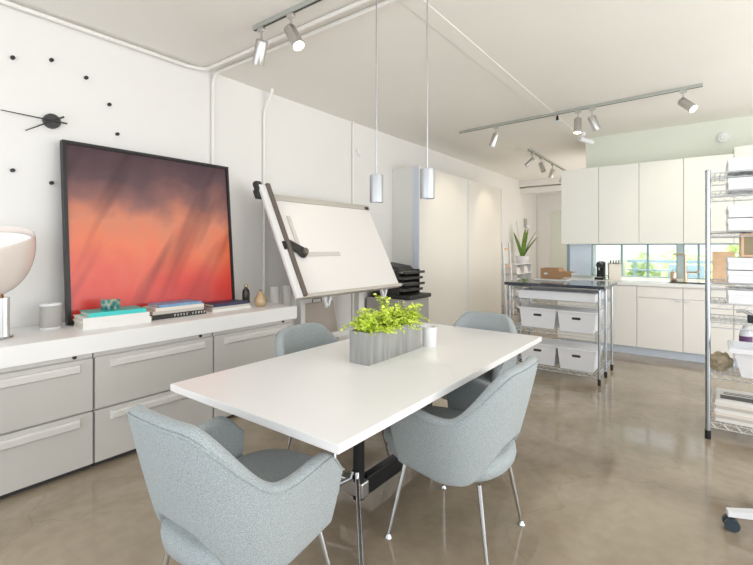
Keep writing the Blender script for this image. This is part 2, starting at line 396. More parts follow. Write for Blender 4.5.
# ------------------------------------------------------------------ track lights
def track(p0, p1, label):
    mb = MB(); p0, p1 = Vector(p0), Vector(p1)
    d = (p1-p0); L = d.length; ang = math.atan2(d.y, d.x)
    o = thing('track_rail', label, 'track', p0, ang, 'track rails')
    MB().box(0, L, -.018, .018, -.03, 0, bevel=.003).build('rail', M['track'], o)
    MB().box(0, L, -.006, .006, -.0315, -.029).build('slot', M['dark_gap'], o)
    return o
def spot_head(loc, d, label, lit, stem=.11, r=.042, L=.17, group='track spotlights'):
    o = thing('track_spotlight', label, 'spotlight', loc, 0, group)
    d = Vector(d).normalized()
    MB().box(-.03, .03, -.016, .016, -.03, 0, bevel=.004).build('adapter', M['alu'], o)
    MB().cyl((0, 0, -.03), (0, 0, -stem), .008, n=10).build('stem', M['alu'], o, True)
    c = Vector((0, 0, -stem-.01)); a = c-d*.03; bb = a+d*L
    up = d.orthogonal().normalized()
    q = d.to_track_quat('Z', 'Y').to_matrix().to_4x4()
    hd = MB().lathe([(0.001, 0), (r*.86, 0), (r, .008), (r, L), (r*.9, L), (r*.88, L-.012)], a, 24, q).build('lamp_head', M['alu'], o, True)
    MB().lathe([(.001, L-.014), (r*.87, L-.014), (r*.87, L-.010), (.001, L-.010)], a, 24, q).build('lamp_face', M['bulb'] if lit else M['bulb_off'], o, True)
    return o, Vector(loc)+bb, d
track((-2.63, 2.01, H), (-.6, 2.01, H), 'short ceiling track near the top of the view, in front of the conduits')
spot_head((-2.55, 2.01, H-.03), (-.52, .18, -.85), 'spotlight at the near track end, tilted toward the framed print', False)
spot_head((-2.24, 2.01, H-.03), (.5, .0, -.78), 'spotlight second from the near track end, tilted right with lit face', True)
track((-2.74, 5.52, H), (-.05, 5.34, H), 'long ceiling track running in front of the kitchen')
spot_head((-2.21, 5.485, H-.03), (-.35, .1, -.8), 'lit spotlight nearest the tall cabinets on the long kitchen track', True)
spot_head((-1.20, 5.417, H-.03), (-.02, -.12, -.9), 'lit spotlight pointing straight down on the long kitchen track', True)
spot_head((-1.05, 5.407, H-.03), (.3, .3, -.9), 'unlit spotlight beside the straight-down one, tilted away to the right', False)
spot_head((-.207, 5.35, H-.03), (.55, -.35, -.62), 'lit spotlight at the right end of the long kitchen track', True)
track((-2.33, 7.15, H), (-2.36, 9.7, H), 'ceiling track running down the corridor left of the upper cabinets')
for k, (yy, d, lab) in enumerate([(7.35, (-.55, -.2, -.6), 'first corridor track spotlight, tilted left toward the tall cabinets'),
                                  (7.85, (.28, .0, -.8), 'second corridor track spotlight, tilted slightly right'),
                                  (8.6, (-.25, 0, -.8), 'third corridor track spotlight, tilted slightly left'),
                                  (9.4, (-.3, 0, -.8), 'farthest corridor track spotlight beside the upper cabinet')]):
    spot_head((-2.33-.01*k, yy, H-.03), d, lab, False)
sd = thing('ceiling_sensor', 'small dark ceiling sensor with white ring near the kitchen track', 'sensor', (-1.47, 5.58, H))
MB().cyl((0, 0, -.07), (0, 0, 0), .018, .012, 14).build('housing', M['black'], sd, True)
MB().cyl((0, 0, -.085), (0, 0, -.07), .045, .045, 20).build('ring', M['plastic_white'], sd, True)
cm = thing('security_camera', 'white cylinder camera mounted high beside the kitchen wall edge', 'camera', (-1.40, 6.62, H))
MB().cyl((0, 0, -.05), (0, 0, 0), .03, n=16).build('mount', M['plastic_white'], cm, True)
MB().cyl((-.03, -.05, -.09), (.10, .1, -.14), .035, n=18).build('body', M['plastic_white'], cm, True)
sk = thing('smoke_detector', 'round white smoke detector high on the kitchen wall', 'smoke detector', (.14, YK, 2.72))
MB().cyl((0, 0, 0), (0, -.03, 0), .055, n=24).build('base', M['plastic_white'], sk, True)
MB().cyl((0, -.03, 0), (0, -.045, 0), .035, .03, n=24).build('cap', M['wall'], sk, True)

# pendants
def pendant(loc, label):
    o = thing('pendant_lamp', label, 'pendant lamp', loc, 0, 'pendants over the table')
    MB().cyl((0, 0, -.025), (0, 0, 0), .045, n=24).build('canopy', M['pendant'], o, True)
    MB().cyl((0, 0, -1.17), (0, 0, -.025), .0042, n=8).build('rod', M['pendant'], o, True)
    MB().lathe([(.012, -1.165), (.0395, -1.165), (.0405, -1.17), (.0405, -1.328), (.037, -1.328), (.036, -1.30), (.001, -1.30)], (0, 0, 0), 28).build('shade', M['pendant'], o, True)
    return o
pendant((-1.60, 2.115, H), 'slim aluminium cylinder pendant over the table, the left one')
pendant((-1.247, 2.115, H), 'slim aluminium cylinder pendant over the table, the right one')

# ------------------------------------------------------------------ credenza of file cabinets
cy = [.29, 1.10, 1.91, 2.70]
cl = ['grey two-drawer file cabinet at the left edge of the view, under lamp', 'grey two-drawer file cabinet in the middle, under the book stacks', 'grey two-drawer file cabinet behind the dining chair, right end of counter']
for k in range(3):
    wd = cy[k+1]-cy[k]
    o = thing('file_cabinet', cl[k], 'file cabinet', (XW+.02, cy[k], 0), 0, 'file cabinets under the white counter')
    B(0, .60, .004, wd-.004, .03, .712).build('carcass', M['grey_metal'], o)
    B(.03, .58, .01, wd-.01, 0, .03).build('plinth', M['dark_gap'], o)
    B(.60, .606, .004, wd-.004, .685, .712).build('top_rail', M['grey_lip'], o)
    MB().cyl((.606, wd-.10, .698), (.614, wd-.10, .698), .011, n=16).build('lock', M['black'], o, True)
    for z0, z1 in ((.362, .678), (.035, .352)):
        d = B(.602, .622, .006, wd-.006, z0, z1, bevel=.004).build('drawer', M['grey_metal'], o)
        y0, y1 = .09, wd-.07; zt = z1-.022
        pr = [(.620, zt), (.640, zt-.003), (.646, zt-.012), (.644, zt-.045), (.620, zt-.056)]
        mb = MB(); n = len(pr)
        vs = [(x, y0+(.0 if i in (0, n-1) else .012), z) for i, (x, z) in enumerate(pr)]+[(x, y1-(.0 if i in (0, n-1) else .012), z) for i, (x, z) in enumerate(pr)]
        mb.add(vs, [(i, i+1, n+i+1, n+i) for i in range(n-1)]+[tuple(range(n)), tuple(range(2*n-1, n-1, -1))])
        mb.build('drawer_pull', M['grey_lip'], d)
tag(B(XW+.009, -2.955, .2, 2.725, .714, .826, bevel=.004).build('counter', M['white'], None), 'long thick white counter slab lying across the grey file cabinets', 'counter')
ZC = .826

# ------------------------------------------------------------------ framed print
t = thing('framed_print', 'large black-framed abstract print in orange, red and dusky violet, leaning on wall', 'picture', (-3.425, 1.10, ZC+.004))
lean = math.atan2(.11, 1.27)
W_, Hh = 1.30, 1.262
for nm, mb, mm in (('canvas', B(-.012, 0, .02, W_-.02, .02, Hh-.02), 'print'),
                   ('backing_board', B(-.03, -.014, .01, W_-.01, .01, Hh-.01), 'black')):
    p = mb.build(nm, M[mm], t); p.rotation_euler = (0, -lean, 0)
fr = MB().box(-.034, .014, 0, .022, 0, Hh).box(-.034, .014, W_-.022, W_, 0, Hh).box(-.034, .014, .022, W_-.022, 0, .022).box(-.034, .014, .022, W_-.022, Hh-.022, Hh)
p = fr.build('frame', M['black'], t); p.rotation_euler = (0, -lean, 0)

# ------------------------------------------------------------------ wall clock
cz = 2.22; cyy = 1.069
t = thing('wall_clock', 'black wall clock of separate dots round a dark disc with two thin hands', 'clock', (XW, cyy, cz))
MB().cyl((0, 0, 0), (.03, 0, 0), .05, n=32).build('hub', M['softblack'], t, True)
def hand(ang, L, tail, x, w, nm):
    d = Vector((0, math.sin(ang), math.cos(ang))); s = Vector((0, d.z, -d.y))
    a, bq = -d*tail, d*L
    mb = MB()
    mb.hexa([Vector((x, 0, 0))+q for q in (a-s*w, bq-s*w*.5, bq+s*w*.5, a+s*w)]+[Vector((x+.004, 0, 0))+q for q in (a-s*w, bq-s*w*.5, bq+s*w*.5, a+s*w)])
    mb.build(nm, M['black'], t)
hand(math.radians(-89), .28, .085, .036, .005, 'minute_hand')
hand(math.radians(-123), .18, .08, .031, .006, 'hour_hand')
for k in range(12):
    a = 2*PI*k/12
    MB().cyl((0, .424*math.sin(a), .424*math.cos(a)), (.02, .424*math.sin(a), .424*math.cos(a)), .0125, n=16).build('hour_marker', M['black'], t, True)

# ------------------------------------------------------------------ things on the counter
# lamp
t = thing('table_lamp', 'table lamp with tilted blush glass bowl on a fluted metal column', 'lamp', (-3.28, .69, ZC))
MB().lathe([(.001, 0), (.088, 0), (.09, .006), (.086, .014), (.001, .014)], n=40).build('base_disc', M['chrome'], t, True)
mb = MB(); n = 72; vs = []
for z in (.014, .235):
    for k in range(n):
        a = 2*PI*k/n; r = .066+.005*math.cos(18*a); vs.append((r*math.cos(a), r*math.sin(a), z))
mb.add(vs, [(k, (k+1) % n, n+(k+1) % n, n+k) for k in range(n)]+[tuple(range(n-1, -1, -1)), tuple(range(n, 2*n))])
mb.build('column', M['alu'], t)
MB().lathe([(.001, .235), (.045, .235), (.042, .262), (.001, .262)], n=28).build('neck', M['brass'], t, True)
tilt = Matrix.Translation((0, 0, .255)) @ Matrix.Rotation(math.radians(19), 4, Vector((.60, .75, 0)).normalized())
prof = []
R = .235
for i in range(17):
    a = i/16*PI*.5
    prof.append((max(.001, R*math.sin(a)**.85), .335*(1-math.cos(a))**.9))
inner = [(max(.001, r-.006), z+.004) for r, z in reversed(prof[1:])]
MB().lathe(prof+inner+[(.001, .006)], n=40, mtx=tilt).build('glass_bowl', M['glass'], t, True)
MB().lathe([(.001, .245), (.15, .275), (.218, .302), (.218, .305), (.15, .28), (.001, .25)], n=40, mtx=tilt).build('reflector', M['reflector'], t, True)
# speaker
t = thing('speaker', 'small oval grey speaker with white top left of the framed print', 'speaker', (-3.40, 1.00, ZC), math.radians(20))
ov = lambda r, z0, z1: MB().lathe([(.001, z0), (r-.004, z0), (r, z0+.004), (r, z1-.004), (r-.004, z1), (.001, z1)], n=40, sy=1)
for nm, r, z0, z1, mm in (('base', .062, 0, .012, 'plastic_white'), ('body', .064, .012, .148, 'speaker'), ('top', .064, .148, .163, 'plastic_white')):
    p = ov(r, z0, z1); p.v = [(x*.72, y, z) for x, y, z in p.v]; p.build(nm, M[mm], t, True)
# books
def book(loc, w, d, h, cover, label, group, rot=0, marks=False):
    o = thing('book', label, 'book', loc, rot, group)
    c = MB().box(-d, 0, 0, w, 0, .004).box(-d, 0, 0, w, h-.004, h).box(-.005, 0, 0, w, .004, h-.004)
    c.build('cover', M[cover], o)
    B(-d+.006, -.005, .006, w-.006, .004, h-.004).build('pages', M['pages'], o)
    if marks:
        mb = MB(); y = .16
        for k in range(11):
            ww = random.uniform(.012, .024)
            if k != 5: mb.box(0, .0012, y, y+ww*.45, h*.28, h*.72)
            if k in (0, 2, 4, 7, 8, 10): mb.box(0, .0012, y+ww*.45, y+ww*.85, h*.6, h*.72)
            y += .024
        mb.build('spine_lettering', M['spine_text'], o)
    return o
x1 = -3.155; z = ZC
for w, d, h, cv, y, lab in ((.41, .235, .042, 'paper', 1.10, 'thick white book at the bottom of the left stack'), (.40, .23, .032, 'paper', 1.10, 'white book directly under the teal one'), (.345, .215, .028, 'teal', 1.135, 'teal book on top of the left stack')):
    book((x1-.005*(z > ZC), y, z), w, d, h, cv, lab, 'books in the left stack', R_(-5)); z += h
o = thing('paperweight', 'small patterned cube standing on the teal book', 'paperweight', (-3.25, 1.285, z), math.radians(25))
B(-.033, .033, -.033, .033, 0, .072, bevel=.004).build('block', M['cube'], o)
B(-.026, .026, .040, .075, 0, .066, bevel=.004).build('side_block', M['cube'], o)
z = ZC
for w, d, h, cv, y, lab, mk in ((.42, .215, .036, 'book_black', 1.55, 'black book with pale spine lettering, bottom of the middle stack', True), (.40, .21, .024, 'book_grey', 1.55, 'pale grey book second from bottom in the middle stack', False), (.38, .20, .024, 'book_cream', 1.57, 'cream book under the blue one in the middle stack', False), (.33, .19, .020, 'blue', 1.60, 'pale blue book on top of the middle stack', False)):
    book((-3.185, y, z), w, d, h, cv, lab, 'books in the middle stack', marks=mk); z += h
z = ZC
for w, d, h, cv, y, lab in ((.37, .205, .020, 'paper', 2.03, 'white book at the bottom of the right stack'), (.36, .20, .019, 'book_grey', 2.03, 'pale grey book in the middle of the right stack'), (.33, .19, .024, 'navy', 2.04, 'navy blue book on top of the right stack')):
    book((-3.19, y, z), w, d, h, cv, lab, 'books in the right stack'); z += h
t = thing('bottle', 'small dark glazed bottle with a stopper beside the framed print', 'bottle', (-3.40, 2.505, ZC))
MB().lathe([(.001, 0), (.030, 0), (.034, .01), (.034, .11), (.028, .135), (.014, .15), (.013, .162), (.001, .162)], n=28).build('body', M['bottle'], t, True)
MB().lathe([(.001, .160), (.016, .162), (.018, .175), (.010, .188), (.001, .19)], n=20).build('stopper', M['brass'], t, True)
t = thing('pear_ornament', 'pale gold pear-shaped ornament near the right end of the counter', 'ornament', (-3.185, 2.50, ZC))
MB().lathe([(.001, 0), (.03, 0), (.047, .012), (.056, .035), (.053, .06), (.040, .088), (.026, .112), (.018, .13), (.008, .138), (.001, .139)], n=32).build('body', M['pear'], t, True)
MB().cyl((0, 0, .137), (.004, .003, .152), .004, .003, 8).build('stalk', M['soil'], t, True)
for k, (x, y, hh, lab) in enumerate(((-3.42, 2.86, .965, 'rolled white paper standing behind counter end, the left roll'), (-3.40, 3.0, .97, 'rolled white paper standing behind counter end, the right roll'))):
    o = thing('paper_roll', lab, 'paper roll', (x, y, 0), 0, 'paper rolls behind the counter')
    MB().lathe([(.046, 0), (.048, 0), (.048, hh), (.044, hh), (.044, .01)], n=28).build('sheet', M['paper'], o, True)
    MB().lathe([(.024, 0), (.026, 0), (.026, hh-.004), (.022, hh-.004), (.022, .01)], n=20).build('inner_turn', M['paper'], o, True)

# ------------------------------------------------------------------ drafting table
t = thing('drafting_table', 'tilted white drafting table with drafting arm and long rulers', 'drafting table', (-2.86, 2.66, .93))
tl = math.atan2(.46, .91); BW, BL = 1.55, .975
Rm = Matrix.Rotation(-tl, 4, 'Y')     # board local z runs up the slope, +x is its face
def bp_(mb, nm, m, parent=t, smooth=False):
    p = mb.build(nm, M[m], parent, smooth)
    if parent is t: p.rotation_euler = (0, -tl, 0)
    return p
bp_(B(-.025, 0, 0, BW, 0, BL, bevel=.003), 'board', 'board')
bp_(B(-.032, .03, .02, BW+.01, -.035, .0, bevel=.004), 'pencil_ledge', 'beige_metal')
bp_(B(-.03, .022, .03, BW, BL, BL+.055, bevel=.006), 'top_rail', 'beige_metal')
bp_(B(.022, .032, BW-.10, BW-.04, BL-.01, BL+.025, bevel=.003), 'rail_clip', 'softblack')
rail = bp_(B(.03, .06, -.085, -.012, -.04, BL+.12, bevel=.004), 'vertical_rail', 'white')
bp_(B(.04, .08, -.012, .030, -.03, BL+.13, bevel=.003), 'rail_cover', 'brown_rail')
bp_(MB().box(-.02, .03, -.12, .02, BL+.0, BL+.09, bevel=.012).box(-.01, .05, -.11, -.03, BL+.07, BL+.17, bevel=.02), 'rail_carriage', 'softblack', t, True)
bp_(B(.06, .075, -.05, -.02, .42, .50, bevel=.004), 'brake', 'black')
hx, hz = .20, .405
bp_(MB().cyl((.012, hx, hz), (.05, hx, hz), .05, .042, 24).hexa([(.02, .03, hz+.06), (.05, .03, hz+.06), (.05, hx, hz-.045), (.02, hx, hz-.045), (.02, .03, hz+.14), (.05, .03, hz+.14), (.05, hx+.03, hz+.03), (.02, hx+.03, hz+.03)]), 'protractor_head', 'softblack', t, True)
bp_(MB().cyl((.05, hx, hz), (.075, hx, hz), .032, .028, 20), 'head_knob', 'brown_rail', t, True)
bp_(MB().box(.006, .012, hx+.05, hx+.52, hz-.03, hz+.012), 'ruler', 'clear')
bp_(MB().box(.006, .012, hx-.03, hx+.012, hz+.05, hz+.40), 'ruler', 'clear')
for yy in (.36, 1.27):      # pedestals
    B(-.40, -.33, yy-.03*yy**.5-.012, yy+.03*yy**.5+.012, -.89, -.02, bevel=.004).build('leg', M['cab_side'], t)
    B(-.66, .04, yy-.035, yy+.035, -.93, -.89, bevel=.006).build('foot', M['cab_side'], t)
    for q in (-1, 1): MB().hexa([(-.05+dx, yy+.03+dy+q*.05*e, zz) for zz, e in ((-.155, 0), (-.03, 1)) for dx, dy in ((0, -.013), (.03, -.013), (.03, .013), (0, .013))]).build('brace', M['plastic_white'], t)
    MB().hexa([(-.40, yy-.02, -.30), (-.36, yy-.02, -.30), (-.36, yy+.02, -.30), (-.40, yy+.02, -.30), (-.50, yy-.02, .85), (-.46, yy-.02, .80), (-.46, yy+.02, .80), (-.50, yy+.02, .85)]).build('back_arm', M['cab_side'], t)
B(-.38, -.35, .39, 1.24, -.55, -.49).build('crossbar', M['cab_side'], t)
B(-.42, -.02, .30, 1.22, -.035, -.015).build('support_plate', M['beige_metal'], t)
# portfolio boards under it
t = thing('art_portfolio', 'beige portfolio board leaning on wall below the drafting table', 'portfolio', (-3.47, 3.32, 0))
MB().hexa([(0, 0, 0), (.03, 0, 0), (.03, .55, 0), (0, .55, 0), (-.13, .0, .72), (-.10, .0, .72), (-.10, .55, .72), (-.13, .55, .72)]).build('board', mat('beige_board', (188, 176, 166), .8), t)
MB().tube([(-.10, .2, .73), (-.10, .21, .77), (-.10, .34, .77), (-.10, .35, .73)], .006, 8).build('handle', M['black'], t, True)

# ------------------------------------------------------------------ black tray stack on low stand
t = thing('printer_stand', 'low grey cabinet stand between drafting table and tall cabinets', 'cabinet', (-3.58, 4.52, 0))
B(0, .58, 0, .58, .04, .70, bevel=.004).build('carcass', M['shade_grey'], t)
B(.02, .56, .02, .56, 0, .04).build('plinth', M['dark_gap'], t)
B(.58, .598, .006, .574, .06, .69, bevel=.003).build('door', M['shade_grey'], t)
t = thing('plan_tray_stack', 'black stacked tray unit loaded with papers beside tall cabinet', 'tray rack', (-3.55, 4.56, .70))
B(0, .62, 0, .52, 0, .05, bevel=.01).build('base', M['softblack'], t)
for yy in (0, .50): B(.04, .44, yy, yy+.02, .05, .36).build('side_panel', M['softblack'], t)
for k in range(4):
    tr_ = MB().box(.02, .50+.03*(k % 2), .02, .50, .09+.075*k, .10+.075*k).box(.50+.03*(k % 2)-.015, .50+.03*(k % 2), .02, .50, .10+.075*k, .122+.075*k)
    p = tr_.build('tray', M['softblack'], t)
    B(.06, .44, .06, .46, .10+.075*k, .115+.075*k).build('paper_sheets', M['shade_grey'], p)
tag(MB().hexa([(0, 0, 0), (.36, .02, 0), (.36, .36, .0), (0, .36, 0), (.02, .02, .07), (.30, .05, .04), (.32, .33, .05), (.03, .34, .09)]).build('document_case', M['softblack'], None, loc=(-3.50, 4.62, .70+.36)), 'black document case lying on the topmost black tray', 'case')

# ------------------------------------------------------------------ tall cabinets
for k, (y0, y1, lab) in enumerate(((5.18, 6.72, 'tall cream wardrobe cabinet nearest the drafting table, side panel visible'), (6.725, 8.18, 'tall cream wardrobe cabinet farther along wall, beside the corridor'))):
    o = thing('tall_cabinet', lab, 'cabinet', (XW, y0, 0), 0, 'tall cabinets on the left wall')
    L = y1-y0
    B(.002, .41, 0, L, .05, 2.47).build('carcass', M['cab_side'], o)
    B(.02, .40, .02, L-.02, 0, .05).build('plinth', M['dark_gap'], o)
    B(.412, .45, .006, L-.006, .03, 2.475, bevel=.003).build('door', M['tall_door'], o)
    if k == 0: B(.36, .45, -.012, .004, .03, 2.475).build('edge_strip', M['toe'], o)
    B(.45, .456, L-.024, L-.008, .03, 2.475).build('edge_pull', M['pale_blue'], o)

# ------------------------------------------------------------------ kitchen
YU = 6.65
ux = [-1.70, -1.21, -.732, -.255, .231, .72, 1.21]
ul = ['leftmost white upper kitchen cabinet above the pale blue panel', 'second upper kitchen cabinet from the left end', 'third upper kitchen cabinet, above the middle window', 'fourth upper kitchen cabinet, above the faucet', 'fifth upper kitchen cabinet, half hidden behind the wire rack boxes', 'last upper kitchen cabinet at the right edge of view']
for k in range(6):
    wd = ux[k+1]-ux[k]
    zt = 2.452 if k < 4 else 2.53
    o = thing('upper_cabinet', ul[k], 'cabinet', (ux[k], YU, 1.41), 0, 'upper kitchen cabinets')
    B(.001, wd-.001, .02, YK-YU, 0, zt-1.41).build('carcass', M['cream'], o)
    B(.002, wd-.003, 0, .019, -.008, zt-1.41+.002, bevel=.002).build('door', M['cream'], o)
YBs = 6.38
bx = [-1.68, -1.20, -.726, -.25, .22, .70, 1.20]
bl = ['base cabinet at the left end, behind the chrome cart', 'plain white base cabinet just right of the cart posts', 'wide base cabinet left of the sink, with door tab at its right', 'base cabinet under the sink, with door tab at its left', 'base cabinet behind the right wire rack', 'base cabinet farthest right behind the wire rack']
for k in range(6):
    wd = bx[k+1]-bx[k]
    o = thing('base_cabinet', bl[k], 'cabinet', (bx[k], YBs, .10), 0, 'base kitchen cabinets')
    B(.001, wd-.001, .02, YK-YBs-.004, 0, .77).build('carcass', M['base_door'], o)
    if k in (0, 1, 4, 5):
        d = B(.003, wd-.003, 0, .019, .002, .765, bevel=.002).build('door', M['base_door'], o)
    else:
        B(.003, wd-.003, 0, .019, .632, .765, bevel=.002).build('drawer', M['base_door'], o)
        d = B(.003, wd-.003, 0, .019, .002, .626, bevel=.002).build('door', M['base_door'], o)
        s = wd-.075 if k == 2 else .01
        B(s, s+.06, -.02, 0, .605, .627, bevel=.003).build('handle', M['plastic_white'], d)
struct('baseboard_kitchen', B(-1.66, 1.2, YBs+.04, YBs+.06, 0, .10), M['toe'])
t = thing('kitchen_counter', 'white kitchen counter with inset sink below the windows', 'counter', (-1.70, YBs-.02, .872))
B(0, 2.92, 0, YK-YBs+.018, 0, .038, bevel=.003).build('worktop', M['white'], t)
MB().box(1.27, 1.70, .12, .50, .0385, .0392).build('sink_rim', M['alu'], t)
MB().box(1.30, 1.67, .15, .47, .0393, .0397).build('sink_bowl', M['dark_gap'], t)
zk = .911
t = thing('faucet', 'tall brass-toned faucet with squared spout and side lever at the sink', 'faucet', (-.245, 6.92, zk))
pts = [(0, 0, 0), (0, 0, .32)]+arc((-.03, 0, .32), .03, 0, PI/2, (1, 0, 0), (0, 0, 1), 6)+[(-.12, -.03, .35), (-.125, -.03, .33)]
MB().cyl((0, 0, 0), (0, 0, .10), .024, .022, 18).build('base', M['copper'], t, True)
MB().tube(pts, .014, 12).build('spout', M['copper'], t, True)
MB().tube([(.02, 0, .12), (.12, -.02, .12), (.15, -.03, .15)], .013, 10).build('lever', M['copper'], t, True)
t = thing('soap_dispenser', 'copper soap dispenser beside the kitchen sink', 'soap dispenser', (-.366, 6.80, zk))
MB().lathe([(.001, 0), (.036, 0), (.038, .004), (.038, .115), (.03, .128), (.012, .132), (.001, .132)], n=24).build('body', M['copper'], t, True)
MB().cyl((0, 0, .13), (0, 0, .16), .008, n=10).tube([(0, 0, .158), (0, -.05, .158), (0, -.055, .148)], .006, 8).build('pump', M['alu'], t, True)
t = thing('espresso_machine', 'dark compact espresso machine on the kitchen counter', 'coffee machine', (-1.20, 6.72, zk))
B(-.055, .055, -.12, .10, 0, .03, bevel=.008).build('base', M['black_metal'], t)
B(-.05, .05, -.0, .10, .03, .24, bevel=.012).build('tower', M['black_metal'], t)
MB().cyl((0, -.02, .20), (0, -.12, .20), .045, .035, 20).build('brew_head', M['black_metal'], t, True)
MB().cyl((0, -.10, .165), (0, -.10, .13), .012, .008, 12).build('spout', M['chrome'], t, True)
B(-.04, .04, -.115, -.04, .03, .04).build('drip_tray', M['alu'], t)
B(-.03, .03, .0, .06, .24, .255, bevel=.005).build('lever', M['chrome'], t)
t = thing('knife_block', 'pale wooden knife block with dark handles by the espresso machine', 'knife block', (-1.035, 6.78, zk), math.radians(15))
MB().hexa([(-.075, -.07, 0), (.075, -.07, 0), (.075, .07, 0), (-.075, .07, 0), (-.075, -.05, .21), (.075, -.05, .21), (.075, .09, .23), (-.075, .09, .23)]).build('block', M['book_cream'], t)
for k in range(4): B(-.055+.033*k, -.043+.033*k, -.01, .01, .215, .265, bevel=.003).build('knife_handle', M['black'], t)
t = thing('patio_chair', 'pale blue outdoor chair beyond the middle kitchen window', 'chair', (-.30, 8.5, -.05))
B(-.24, .24, -.22, .22, .62, .66, bevel=.008).build('seat', M['rail'], t)
B(-.24, .24, .20, .23, .66, 1.12, bevel=.008).build('backrest', M['rail'], t)
for lx in (-.21, .21):
    for ly in (-.19, .19): B(lx-.02, lx+.02, ly-.02, ly+.02, 0, .62).build('leg', M['rail'], t)
t = thing('cutting_board', 'light wooden cutting board leaning behind the rack post', 'cutting board', (.03, 6.85, zk))
MB().hexa([(0, 0, 0), (.22, 0, 0), (.22, .022, 0), (0, .022, 0), (0, .10, .39), (.22, .10, .39), (.22, .122, .39), (0, .122, .39)]).build('board', M['wood'], t)
# ------------------------------------------------------------------ wire shelving helpers
def wire_shelf(x0, x1, y0, y1, z, drop=.035, pitch=.028):
    mb = MB(); r = .0038
    for zz in (z, z-drop):
        mb.tube([(x0, y0, zz), (x1, y0, zz)], r, 6).tube([(x0, y1, zz), (x1, y1, zz)], r, 6)
        mb.tube([(x0, y0, zz), (x0, y1, zz)], r, 6).tube([(x1, y0, zz), (x1, y1, zz)], r, 6)
    for yy in (y0, y1):
        n = max(2, int((x1-x0)/.035)); pts = []
        for k in range(n+1): pts.append((x0+(x1-x0)*k/n, yy, z-(drop if k % 2 else 0)))
        mb.tube(pts, .0026, 5)
    for xx in (x0, x1):
        n = max(2, int((y1-y0)/.035)); pts = []
        for k in range(n+1): pts.append((xx, y0+(y1-y0)*k/n, z-(drop if k % 2 else 0)))
        mb.tube(pts, .0026, 5)
    n = int((x1-x0)/pitch)
    for k in range(1, n): mb.tube([(x0+(x1-x0)*k/n, y0, z), (x0+(x1-x0)*k/n, y1, z)], .0022, 5)
    for k in (1, 2): mb.tube([(x0, y0+(y1-y0)*k/3, z-.006), (x1, y0+(y1-y0)*k/3, z-.006)], .0032, 5)
    return mb
def wire_post(x, y, z1, parent, foot=.06, pr=.0125):
    p = MB()
    p.cyl((x, y, foot), (x, y, z1), pr, n=14)
    for q in range(1, int(z1/.1)): p.cyl((x, y, foot+.1*q), (x, y, foot+.1*q+.003), pr+.0006, n=14)
    po = p.build('post', M['wire'], parent, True)
    MB().cyl((x, y, 0), (x, y, foot), pr+.0025, n=14).build('foot', M['rubber'], po, True)
    MB().lathe([(pr, z1), (pr+.002, z1), (pr+.002, z1+.008), (pr*.6, z1+.014), (.001, z1+.014)], (x, y, 0), 14).build('cap', M['wire'], po, True)
    return po

# cart / island
t = thing('wire_island', 'chrome wire island cart with dark top in front of the kitchen', 'cart', (-1.75, 4.742, 0))
for xx in (0, .893):
    for yy in (0, .335, .69): wire_post(xx, yy, .925, t)
for z in (.93, .80, .49, .105): wire_shelf(.012, .881, 0, .69, z).build('shelf', M['wire_light'], t)
B(-.05, .945, -.03, .72, .942, .972, bevel=.004).build('worktop', M['dark_top'], t)
def bin_(loc, w, d, h, label, group):
    o = thing('storage_bin', label, 'bin', loc, 0, group)
    k = .03
    mb = MB().hexa([(k, k*.5, 0), (w-k, k*.5, 0), (w-k, d-k*.5, 0), (k, d-k*.5, 0), (0.006, .004, h), (w-.006, .004, h), (w-.006, d-.004, h), (.006, d-.004, h)])
    mb.build('box', M['plastic_white'], o)
    B(-.004, w+.004, -.006, d+.006, h, h+.018, bevel=.005).build('lid', M['plastic_white'], o)
    zz = h-.055; yy = .004+(k*.5-.004)*(h-zz)/h
    s = MB()
    for q in (0, 1):
        pass
    pts = []
    n = 10
    for i in range(n+1):
        a = PI/2+PI*i/n; pts.append((w/2-.03+.012*math.cos(a), zz+.012*math.sin(a)))
    for i in range(n+1):
        a = -PI/2+PI*i/n; pts.append((w/2+.03+.012*math.cos(a), zz+.012*math.sin(a)))
    m_ = len(pts)
    s.add([(x, yy-.004, z) for x, z in pts]+[(x, yy+.006, z) for x, z in pts], [(i, (i+1) % m_, m_+(i+1) % m_, m_+i) for i in range(m_)]+[tuple(range(m_)), tuple(range(2*m_-1, m_-1, -1))])
    s.build('handle_hole', M['dark_gap'], o)
    return o
bin_((-1.66, 4.775, .495), .395, .36, .192, 'white lidded bin on the middle cart shelf, left one', 'bins on the cart')
bin_((-1.255, 4.745, .495), .37, .36, .192, 'white lidded bin on the middle cart shelf, right one', 'bins on the cart')
bin_((-1.66, 4.775, .110), .395, .36, .20, 'white lidded bin on the bottom cart shelf, half hidden by table', 'bins on the cart')
bin_((-1.255, 4.745, .110), .37, .36, .20, 'white lidded bin on the bottom cart shelf, right one', 'bins on the cart')
t = thing('shallow_tray', 'long shallow white tray on the top wire shelf of the cart', 'tray', (-1.66, 4.765, .805))
w_, d_, h_ = .76, .45, .085
MB().box(0, w_, 0, d_, 0, .006).box(0, w_, 0, .006, .006, h_).box(0, w_, d_-.006, d_, .006, h_).box(0, .006, .006, d_-.006, .006, h_).box(w_-.006, w_, .006, d_-.006, .006, h_).build('tray_body', M['plastic_white'], t)
MB().box(-.008, w_+.008, -.008, .0, h_-.012, h_).box(-.008, w_+.008, d_, d_+.008, h_-.012, h_).build('rim', M['plastic_white'], t)
zt = .972
t = thing('cardboard_box', 'open brown cardboard box with a flap folded out on the cart', 'box', (-1.545, 5.16, zt+.022))
MB().box(0, .20, 0, .22, 0, .006).box(0, .20, 0, .005, .006, .12).box(0, .20, .215, .22, .006, .12).box(0, .005, .005, .215, .006, .12).box(.195, .20, .005, .215, .006, .12).build('box_body', M['cardboard'], t)
